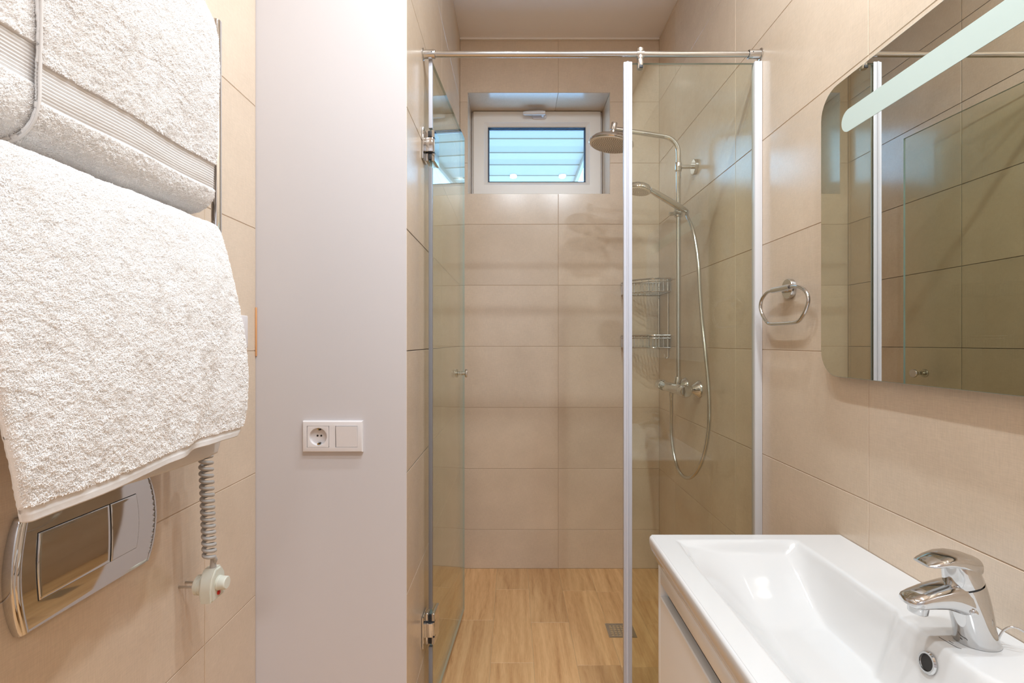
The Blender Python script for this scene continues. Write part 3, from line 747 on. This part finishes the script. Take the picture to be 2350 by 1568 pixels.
MB().tube(smooth_path([(.668, TY - .012, ZS + .004), (.674, TY - .014, ZS + .022), (.681, TY - .018, ZS + .031), (.689, TY - .022, ZS + .031), (.697, TY - .028, ZS + .025), (.703, TY - .032, ZS + .019)], 6), .0014, 10).build('pull_rod', M['chrome'], tap)
# printed mark on the ceramic in front of the tap: a thin handwritten stroke
mk = MB()
for pts in ([(.6085, .7115), (.6090, .7060), (.6100, .7000), (.6112, .6930), (.6125, .6865)], [(.6150, .7020), (.6145, .6990), (.6155, .6960)], [(.6125, .6865), (.6145, .6850), (.6155, .6835)]):
    for a, b in zip(pts[:-1], pts[1:]):
        d = Vector((b[0] - a[0], b[1] - a[1], 0)).normalized(); n_ = Vector((-d.y, d.x, 0)) * .00045
        k = len(mk.v)
        A = Vector((a[0], a[1], 0)); B = Vector((b[0], b[1], 0))
        q = [A - n_, B - n_, B + n_, A + n_]
        zz = [ZS - float(basin_h(np.array(p.x), np.array(p.y))) for p in q]
        mk.add([(p.x, p.y, z + .0001) for p, z in zip(q, zz)] + [(p.x, p.y, z + .0004) for p, z in zip(q, zz)], [(0, 1, 2, 3), (4, 5, 6, 7), (0, 1, 5, 4), (1, 2, 6, 5), (2, 3, 7, 6), (3, 0, 4, 7)])
mk.build('printed_mark', mat('grey_print', srgb(90, 88, 86), .5), basin, angle=0)

# ---------------------------------------------------------------- socket and switch on the plaster wall
so = empty('socket_and_switch', (-.4415, YP, H0 - .2685), 'white double plate with a round power socket and a rocker switch on the plaster wall', 'power socket')
fy = lambda u, v, d: (u, d, v)
a0, a1, b0, b1 = -.5155, -.3680, H0 - .2695, H0 - .1930
uc = [a0 + .0395, a1 - .0395]; bc = (b0 + b1) / 2
# plate: slightly domed frame with two square openings (ring shapes joined)
def frame_part(mb, x0_, x1_, z0_, z1_, hx0, hx1, hz0, hz1, y0_, y1_):
    for q in ((x0_, x1_, hz1, z1_), (x0_, x1_, z0_, hz0), (x0_, hx0, hz0, hz1), (hx1, x1_, hz0, hz1)):
        mb.box(q[0], q[1], y0_, y1_, q[2], q[3])
mb = MB(); mid = (a0 + a1) / 2
bm_prof = [(0, YP - .0002), (.0003, YP - .006), (.0022, YP - .0088), (.006, YP - .0098), (.0120, YP - .0102), (.0122, YP - .004), (.0122, YP - .0002)]
def pf(mb, x0_, x1_, z0_, z1_, prof):
    rings = [[((x0_ + i) if sx == 0 else (x1_ - i), y, (z0_ + i) if sz == 0 else (z1_ - i)) for i, y in prof] for (sx, sz) in ((0, 0), (1, 0), (1, 1), (0, 1))]
    V = [p for r in rings for p in r]; n = len(prof); Fc = []
    for a in range(4):
        b = (a + 1) % 4
        for k in range(n): k2 = (k + 1) % n; Fc.append((a * n + k, a * n + k2, b * n + k2, b * n + k))
    mb.add(V, Fc)
pf(mb, a0, a1, b0, b1, bm_prof)
mb.box(mid - .0075, mid + .0075, YP - .0102, YP - .0002, b0 + .012, b1 - .012)
mb.build('cover_plate', M['white_plastic'], so, angle=25)
# socket insert: square plate with a round well
sx_, r_ = a0 + .012 + .0273, .0205
mb = MB(); n = 40; hw = .0262; hh = (b1 - b0) / 2 - .0125
sq = []
for k in range(n):
    t = 2 * math.pi * k / n; c, s = math.cos(t), math.sin(t); f = 1 / max(abs(c) / hw, abs(s) / hh)
    sq.append((sx_ + c * f, YP - .0100, bc + s * f))
cr_ = lambda r, y: [(sx_ + r * math.cos(2 * math.pi * k / n), y, bc + r * math.sin(2 * math.pi * k / n)) for k in range(n)]
mb.loft([sq, cr_(.0222, YP - .0105), cr_(.0212, YP - .0102), cr_(.0198, YP - .0010), cr_(.0001, YP - .0009)], cap=False)
si = mb.build('socket_insert', M['white_plastic'], so, angle=30)
for dx in (-.0045, .0045): MB().cyl((sx_ + dx, YP - .0008, bc + .001), (sx_ + dx, YP - .0016, bc + .001), .0024, 16).build('pin_hole', M['dark'], si)
for s in (-1, 1):
    MB().box(sx_ - .0030, sx_ + .0030, YP - .0085, YP - .001, *sorted((bc + s * .0165, bc + s * .0198)), bev=.0006).build('earth_clip', M['brass'], si)
    MB().box(sx_ + .0005, sx_ + .0045, YP - .0092, YP - .0012, *sorted((bc + s * .0152, bc + s * .0180)), bev=.0003).build('clip_slot', M['dark'], si)
# rocker
ra0, ra1 = a1 - .012 - .0525, a1 - .0125
mb = MB().prism([(b0 + .0128, YP - .0096), (b1 - .0128, YP - .0125), (b1 - .0128, YP - .001), (b0 + .0128, YP - .001)], lambda u, v, d: (d, v, u), ra0, ra1, bev=.0006)
mb.build('rocker_switch', M['white_plastic'], so, angle=30)
# second socket, mostly behind the lower towel
s2 = empty('wall_socket', (XL, 1.13, H0 - .01), 'white socket plate on the left wall, its edge just showing behind the lower towel', 'power socket')
MB().box(XL, XL + .009, 1.095, 1.172, H0 - .014, H0 + .062, bev=.003, seg=3).build('cover_plate', M['white_plastic'], s2)
MB().lathe((XL + .006, 1.1335, H0 + .024), (1, 0, 0), [(0, .0225), (.0035, .0222), (.0038, .0205), (.0008, .0200), (.0006, .001)], 36).build('socket_well', M['white_plastic'], s2)
MB().box(XL + .0002, XL + .0035, YP - .0040, YP - .0003, H0 - .035, H0 + .085, bev=.001).build('sealant_bead', M['sealant'], None, label='thin orange sealant smear in the corner beside the plaster wall', cat='sealant')

# ---------------------------------------------------------------- flush plate
XF = XL
fp = empty('flush_plate', (XL, .74, .736), 'chrome dual flush plate on the left wall under the towels', 'flush plate')
fa0, fa1, fz0, fz1 = .615, .866, .737, .888
def conv(u, v): return .0100 + .0042 * (1 - ((v - .8125) / .0755) ** 2) + 0 * u
def shell(name, fl_, fr_, v0, v1, off, back, m, parent, nu=26, nv=18, rim=.0018):
    """convex metal face between the edge curves fl_(v) and fr_(v), with rolled edges"""
    mb = MB(); top = []
    vs_ = [v0, v0 + rim * .3, v0 + rim] + list(np.linspace(v0, v1, nv)[1:-1]) + [v1 - rim, v1 - rim * .3, v1]
    for v in vs_:
        l, r = fl_(v), fr_(v); us_ = [l, l + rim * .3, l + rim] + list(np.linspace(l, r, nu)[1:-1]) + [r - rim, r - rim * .3, r]
        for u in us_:
            e = min(v - v0, v1 - v, u - l, r - u); d = rim * (1 - math.sqrt(max(0, 1 - (1 - min(e / rim, 1)) ** 2)))
            top.append((XL + conv(u, v) + off - d, u, v))
    n = nu + 4; m_ = len(vs_); n = len(us_)
    F_ = [(j * n + i, j * n + i + 1, (j + 1) * n + i + 1, (j + 1) * n + i) for j in range(m_ - 1) for i in range(n - 1)]
    ring = [i for i in range(n)] + [(j + 1) * n - 1 for j in range(1, m_)] + [(m_ - 1) * n + i for i in range(n - 2, -1, -1)] + [j * n for j in range(m_ - 2, 0, -1)]
    k = len(top); low = [(XL + back, top[i][1], top[i][2]) for i in ring]
    F_ += [(ring[i], ring[(i + 1) % len(ring)], k + (i + 1) % len(ring), k + i) for i in range(len(ring))]
    mb.add(top + low, F_)
    return mb.build(name, m, parent, angle=50)
sn = lambda v, a, b: math.sin(math.pi * min(max((v - a) / (b - a), 0), 1))
shell('plate', lambda v: fa0 + .016 - .016 * sn(v, fz0, fz1) ** .7, lambda v: fa1 - .016 + .016 * sn(v, fz0, fz1) ** .7, fz0, fz1, 0, .0002, M['chrome'], fp, rim=.003)
bz0, bz1 = .7735, .863
def button(u0, u1, bl, br):
    fl_ = lambda v: u0 - bl * sn(v, bz0, bz1); fr_ = lambda v: u1 + br * sn(v, bz0, bz1)
    shell('button_gap', fl_, fr_, bz0, bz1, .0004, .004, M['dark'], fp, rim=.0004)
    shell('flush_button', lambda v: fl_(v) + .0010, lambda v: fr_(v) - .0010, bz0 + .0010, bz1 - .0010, .0022, .004, M['chrome'], fp, rim=.0012)
button(.649, .7635, .004, 0); button(.7645, .818, 0, .004)
MB().tube([Vector((XL + .007 + .0045 * math.sin(math.pi * k / 16), fa0 + .021 - .014 * math.sin(math.pi * k / 16), fz0 + .003 + (fz1 - fz0 - .006) * k / 16)) for k in range(17)], .0050, 12).build('side_bead', M['chrome'], fp)

# ---------------------------------------------------------------- towel warmer
HX = -.540
tw = empty('towel_warmer', (HX, .66, .915), 'chrome ladder towel warmer on the left wall, mostly covered by two white towels', 'towel warmer')
for y in (.905, .40):
    MB().cyl((HX, y, .945), (HX, y, 1.697), .0085, 24, bev=.002).build('upright', M['chrome'], tw)
    for z in (1.03, 1.60): MB().cyl((XL, y, z), (HX, y, z), .0065, 16).lathe((XL, y, z), (1, 0, 0), [(.0003, .014), (.006, .014), (.007, .0125)], 20).build('wall_bracket', M['chrome'], tw)
barz = [1.672, 1.525, 1.374, 1.282, 1.15, 1.03]
for z in barz: MB().cyl((HX - .012, .396, z), (HX - .012, .905, z), .007, 18, bev=.001).build('rung', M['chrome'], tw)

# ---------------------------------------------------------------- towels
rng = np.random.default_rng(7)
_tab = rng.random((512, 512))
def vnoise(u, v):
    ui = np.floor(u).astype(int); vi = np.floor(v).astype(int); fu = u - ui; fv = v - vi
    fu = fu * fu * (3 - 2 * fu); fv = fv * fv * (3 - 2 * fv)
    g = lambda a, b: _tab[a % 512, b % 512]
    return (g(ui, vi) * (1 - fu) * (1 - fv) + g(ui + 1, vi) * fu * (1 - fv) + g(ui, vi + 1) * (1 - fu) * fv + g(ui + 1, vi + 1) * fu * fv) * 2 - 1
def terry(S, Y):
    """pile height from arc length and depth: curled clumps of loops"""
    wx = .0035 * vnoise(S * 90, Y * 90); wy = .0035 * vnoise(S * 90 + 40, Y * 90 + 17)
    a = vnoise((S + wx) * 270, (Y + wy) * 230 + S * 60); b = vnoise((S + wy) * 520 + 9, (Y + wx) * 460); c = vnoise(S * 110 + 5, Y * 100)
    d = vnoise(S * 900 + Y * 200, Y * 700)
    return .0006 * a + .0004 * b + .0005 * c + .0002 * d
def resample(P, step):
    P = np.array(P, float); out = []
    sp_ = smooth_path([Vector((p[0], 0, p[1])) for p in P], 24); Q = np.array([(p.x, p.z) for p in sp_])
    d = np.r_[0, np.cumsum(np.hypot(*np.diff(Q, axis=0).T))]; n = int(d[-1] / step)
    s = np.linspace(0, d[-1], n); return np.stack([np.interp(s, d, Q[:, 0]), np.interp(s, d, Q[:, 1])], 1), s
def cloth(name, prof, y0, y1, thick, parent, edge_fn=None, bulge=None, smooth_fn=None, step=.0013, mats=None, zshift=None, pile=0, **kw):
    """cloth hung over a rung: prof is the outer (X, z) line; y runs along the rung"""
    Q, S = resample(prof, step); n = len(Q); m = int((y1 - y0) / step)
    T = np.gradient(Q, axis=0); T /= np.linalg.norm(T, axis=1)[:, None]
    Nn = np.stack([T[:, 1], -T[:, 0]], 1)
    if Nn[np.argmax(Q[:, 0])][0] < 0: Nn = -Nn
    yy = np.linspace(0, 1, m); SS, YY = np.meshgrid(S, yy, indexing='ij')
    Z = Q[:, 1][:, None] + 0 * YY
    ya = y0 + (edge_fn(Z, 0) if edge_fn else 0); yb = y1 + (edge_fn(Z, 1) if edge_fn else 0)
    Yw = ya + (yb - ya) * YY
    sm = smooth_fn(SS, Z, Yw) if smooth_fn else (np.ones_like(Z), np.zeros_like(Z))
    D = terry(SS, Yw) * sm[0] + sm[1]
    if bulge is not None: D = D + bulge(SS, Z, Yw)
    # roll the side edges back so they look like a thick folded cloth
    e = np.minimum(Yw - ya, yb - Yw); er = thick / 2
    drop = er - np.sqrt(np.clip(er ** 2 - (er - np.clip(e, 0, er)) ** 2, 0, None))
    D = D - drop
    Z = Z + (zshift(Z, Yw) if zshift else 0)
    X = Q[:, 0][:, None] + Nn[:, 0][:, None] * D; Zo = Z + Nn[:, 1][:, None] * D
    Bi = -thick + drop * .9 + .0006 * vnoise(SS * 300, Yw * 300)
    if bulge is not None: Bi = Bi + bulge(SS, Z, Yw)
    Xi = Q[:, 0][:, None] + Nn[:, 0][:, None] * Bi; Zi = Z + Nn[:, 1][:, None] * Bi
    V = np.concatenate([np.stack([X, Yw, Zo], -1).reshape(-1, 3), np.stack([Xi, Yw, Zi], -1).reshape(-1, 3)])
    I = np.arange(n * m).reshape(n, m); a = I[:-1, :-1].ravel(); b = I[1:, :-1].ravel(); c = I[1:, 1:].ravel(); d = I[:-1, 1:].ravel(); o = n * m
    F1 = np.stack([a, b, c, d], 1); F2 = np.stack([a, d, c, b], 1) + o
    def strip(l): return np.stack([l[:-1], l[1:], l[1:] + o, l[:-1] + o], 1)
    Fa = np.concatenate([F1, F2, strip(I[0, :]), strip(I[-1, :])[:, ::-1], strip(I[:, 0])[:, ::-1], strip(I[:, -1])])
    lo = V.min(0); hi = V.max(0); o0 = np.array([(lo[0] + hi[0]) / 2, (lo[1] + hi[1]) / 2, lo[2]])
    me = bpy.data.meshes.new(name); V = V - o0
    me.vertices.add(len(V)); me.vertices.foreach_set('co', V.ravel().astype(np.float32))
    me.loops.add(len(Fa) * 4); me.loops.foreach_set('vertex_index', Fa.ravel().astype(np.int32))
    me.polygons.add(len(Fa)); me.polygons.foreach_set('loop_start', np.arange(len(Fa), dtype=np.int32) * 4)
    me.polygons.foreach_set('loop_total', np.full(len(Fa), 4, dtype=np.int32))
    me.update(calc_edges=True); me.validate()
    mats = mats or [M['terry'], M['hem']]
    for q in mats: me.materials.append(q)
    if smooth_fn:
        smv = (sm[0] < .5)[:-1, :-1].ravel().astype(np.int32); mi = np.zeros(len(Fa), np.int32); mi[:len(smv)] = smv
        me.polygons.foreach_set('material_index', mi)
    me.polygons.foreach_set('use_smooth', np.ones(len(Fa), bool))
    ob = bpy.data.objects.new(name, me); put(ob, parent, Vector(o0)); tag(ob, **kw)
    # loop pile: short curled yarns standing on the outer face
    if pile:
        Pg = np.stack([X, Yw, Zo], -1); du = np.gradient(Pg, axis=0); dv = np.gradient(Pg, axis=1)
        nn = np.cross(du, dv); nn /= np.linalg.norm(nn, axis=2)[..., None] + 1e-12
        if nn[n // 3, m // 2, 0] < 0: nn = -nn
        ok = (sm[0] > .5) & (nn[..., 0] > -.35)
        ii, jj = np.nonzero(ok); pick = rng.choice(len(ii), pile); ii = ii[pick]; jj = jj[pick]
        ii = np.clip(ii, 1, n - 2); jj = np.clip(jj, 1, m - 2)
        p = Pg[ii, jj] + du[ii, jj] * (rng.random(pile)[:, None] - .5) + dv[ii, jj] * (rng.random(pile)[:, None] - .5)
        nv = nn[ii, jj]; tu = du[ii, jj] / np.linalg.norm(du[ii, jj], axis=1)[:, None]; tv = dv[ii, jj] / np.linalg.norm(dv[ii, jj], axis=1)[:, None]
        fl1 = vnoise(SS[ii, jj] * 75, Yw[ii, jj] * 75) * 1.1; fl2 = vnoise(SS[ii, jj] * 75 + 31, Yw[ii, jj] * 75 + 8) * 1.1
        td = tu * (fl1 + rng.normal(0, .55, pile))[:, None] + tv * (fl2 + rng.normal(0, .55, pile))[:, None]
        ln = (.0010 + .0008 * rng.random(pile))[:, None]
        pts = np.stack([p - nv * .0003, p + nv * ln * .55 + td * ln * .12, p + nv * ln * .85 + td * ln * .40, p + nv * ln * .70 + td * ln * .70], 1) - o0
        hc_ = bpy.data.hair_curves.new('pile'); hc_.add_curves([4] * pile)
        hc_.attributes['position'].data.foreach_set('vector', pts.reshape(-1).astype(np.float32))
        ra = hc_.attributes.get('radius') or hc_.attributes.new('radius', 'FLOAT', 'POINT')
        ra.data.foreach_set('value', np.tile(np.array([.00030, .00032, .00028, .00018], np.float32), pile))
        hc_.materials.append(M['terry_pile'])
        ho = bpy.data.objects.new('pile', hc_); put(ho, ob, Vector(o0)); tag(ho, kind='stuff')
    return ob

# lower towel, front flap over the rung at z 1.282, back flap hanging a little lower
def b2(S, Z, Y):
    low = np.clip((1.28 - Z) / .3, 0, 1)
    return low * (.004 * np.sin(Y * 22 + 1.0) + .005 * np.exp(-((Y - .74 - (Z - 1.05) * .35) / .022) ** 2) - .006 * np.exp(-((Y - .785 - (Z - 1.05) * .4) / .02) ** 2)
                  - .005 * np.exp(-((Y - .80) / .03) ** 2 - ((Z - 1.13) / .03) ** 2)) + .0018 * vnoise(Z * 18, Y * 16)
def hem2(S, Z, Y):
    k = np.where((Z < .9685) & (S < .2), .12, 1.0); return k, np.where(k < .5, -.0012, 0) + np.where((Z < .9615) & (S < .2), .0008, 0)
prof2 = [(-.468, .953), (-.4665, .975), (-.464, 1.02), (-.4645, 1.08), (-.470, 1.15), (-.479, 1.21), (-.491, 1.26), (-.502, 1.295), (-.5125, 1.3115), (-.530, 1.3175),
         (-.548, 1.312), (-.557, 1.295), (-.560, 1.25), (-.561, 1.18)]
def e2(Z, s):
    if s: return .004 * np.sin(Z * 19) - .018 * np.clip((.985 - Z) / .035, 0, 1) ** 2
    return .034 * np.clip((1.10 - Z) / .15, 0, 1) ** 1.3
t2_ = cloth('bath_towel', prof2, .452, .862, .013, None, pile=190000, edge_fn=e2, bulge=b2, smooth_fn=hem2, zshift=lambda Z, Y: -.020 * np.clip((.80 - Y) / .34, 0, 1) * np.clip((1.15 - Z) / .2, 0, 1),
            label='large white terry towel hanging on the lower rungs, its hem over the flush plate', cat='towel')
def hemb(S, Z, Y): k = np.full_like(Z, .2); return k, np.zeros_like(Z)
cloth('back_flap', [(-.523, .917), (-.520, .95), (-.522, 1.02), (-.524, 1.12), (-.527, 1.20)], .535, .893, .006, t2_,
      edge_fn=lambda Z, s: (-.02 * np.clip((.955 - Z) / .05, 0, 1) ** 1.5 if s else .0 * Z), bulge=lambda S, Z, Y: .006 * np.sin(Y * 17 + .5) + .001 * vnoise(Z * 60, Y * 40), smooth_fn=hemb, step=.003)

# upper towel: outer wrap with ribbed border, inner wrap showing at the near side
def rib(S, Z, Y):
    band = (Z > 1.376) & (Z < 1.420) & (S < .45)
    edge = np.minimum(Z - 1.376, 1.420 - Z)
    r = .00075 * np.sin((Z - 1.376) / .0040 * 2 * np.pi)
    k = np.where(band, .1, 1.0); return k, np.where(band, r - .0022 * sstep(edge / .002), 0)
prof1 = [(-.585, 1.336), (-.566, 1.3315), (-.545, 1.336), (-.5285, 1.352), (-.521, 1.375), (-.519, 1.41), (-.5135, 1.48), (-.5095, 1.55), (-.5120, 1.61), (-.5165, 1.655), (-.528, 1.688), (-.545, 1.7085), (-.562, 1.712),
         (-.580, 1.695), (-.585, 1.64), (-.586, 1.50)]
b1_ = lambda S, Z, Y: .0025 * np.sin(Y * 30 + Z * 9) + .0016 * vnoise(Z * 20 + 3, Y * 18)
e1 = lambda Z, s: (.004 * np.sin(Z * 24) - .010 * np.clip((1.37 - Z) / .04, 0, 1) ** 2 - .016 * np.clip((Z - 1.66) / .05, 0, 1) ** 2) if s else .004 * np.sin(Z * 15)
t1_ = cloth('hand_towel', prof1, .545, .864, .009, None, pile=150000, edge_fn=e1, bulge=b1_, smooth_fn=rib,
            label='white terry towel with a ribbed woven border folded over the top rung', cat='towel')
ip = [(x - .0105, z + .004) for x, z in prof1[1:-2]]
cloth('inner_fold', ip, .500, .60, .008, t1_, edge_fn=lambda Z, s: .004 * np.sin(Z * 12) if not s else 0 * Z, bulge=b1_, smooth_fn=lambda S, Z, Y: rib(S, Z - .022, Y), pile=25000)
# smooth selvedge along the near edge of the outer wrap
Q1, S1 = resample(prof1[:11], .006)
MB().tube([(x - .004 + .0015, .5455 + .004 * math.sin(z * 15), z) for x, z in Q1[4:]], .0016, 8).build('selvedge', M['hem'], t1_)

# ---------------------------------------------------------------- spiral cord and plug
cd = empty('heater_plug', (-.58, .95, .62), 'grey spiral cord with a pale plug and dial hanging below the towel warmer', 'power cord')
pc = []; cxx, cyy = -.5745, .929
zt0, zb0 = .912, .706; turns = 17
pc.append((HX - .004, .905, .965)); pc.append((HX - .010, .908, .945)); pc.append((HX - .022, .922, .925))
for k in range(turns * 16 + 1):
    t = k / (turns * 16); a = 2 * math.pi * turns * t; zz = zt0 - (zt0 - zb0) * (t ** .97)
    pc.append((cxx + .0092 * math.cos(a), cyy + .0092 * math.sin(a) + .012 * t, zz))
yend = cyy + .012
pc += smooth_path([(cxx + .0092, yend, zb0 - .002), (cxx + .009, yend + .004, zb0 - .008), (cxx + .003, yend + .008, zb0 - .016), (-.573, .949, .684)], 5)[1:]
MB().tube(pc, .0036, 12).build('spiral_cord', M['grey_plastic'], cd, angle=60)
MB().lathe((-.573, .950, .678), (.10, -.18, 1), [(0, .0062), (.004, .0060), (.022, .0042), (.024, .0030)], 16).build('strain_relief', M['grey_plastic'], cd)
bp = [(.930, .622), (.974, .622), (.976, .640), (.972, .668), (.961, .682), (.943, .682), (.931, .668), (.927, .645)]
MB().prism(bp, lambda u, v, d: (d, u, v), -.588, -.563, bev=.0035, seg=3).build('plug_body', M['plug_white'], cd, angle=35)
MB().lathe((-.588, .951, .648), (-1, 0, 0), [(-.001, .0185), (.006, .0185), (.0065, .0175), (.008, .0175), (.0085, .0185), (.015, .0180), (.0165, .0160)], 28).build('plug_base', M['plug_white'], cd)
for s in (-1, 1): MB().cyl((-.604, .951 + s * .0095, .648), (XL + .0003, .951 + s * .0095, .648), .0022, 12, bev=.0006).build('prong', M['steel'], cd)
MB().lathe((-.563, .951, .652), (1, 0, 0), [(-.001, .0135), (.003, .0135), (.004, .0125), (.015, .0120), (.0165, .0105)], 24).build('dial', M['plug_white'], cd)
MB().lathe((-.5635, .950, .634), (1, 0, 0), [(0, .0045), (.0025, .0042), (.0032, .003)], 16).build('indicator_light', M['red'], cd)

bpy.context.view_layer.update()
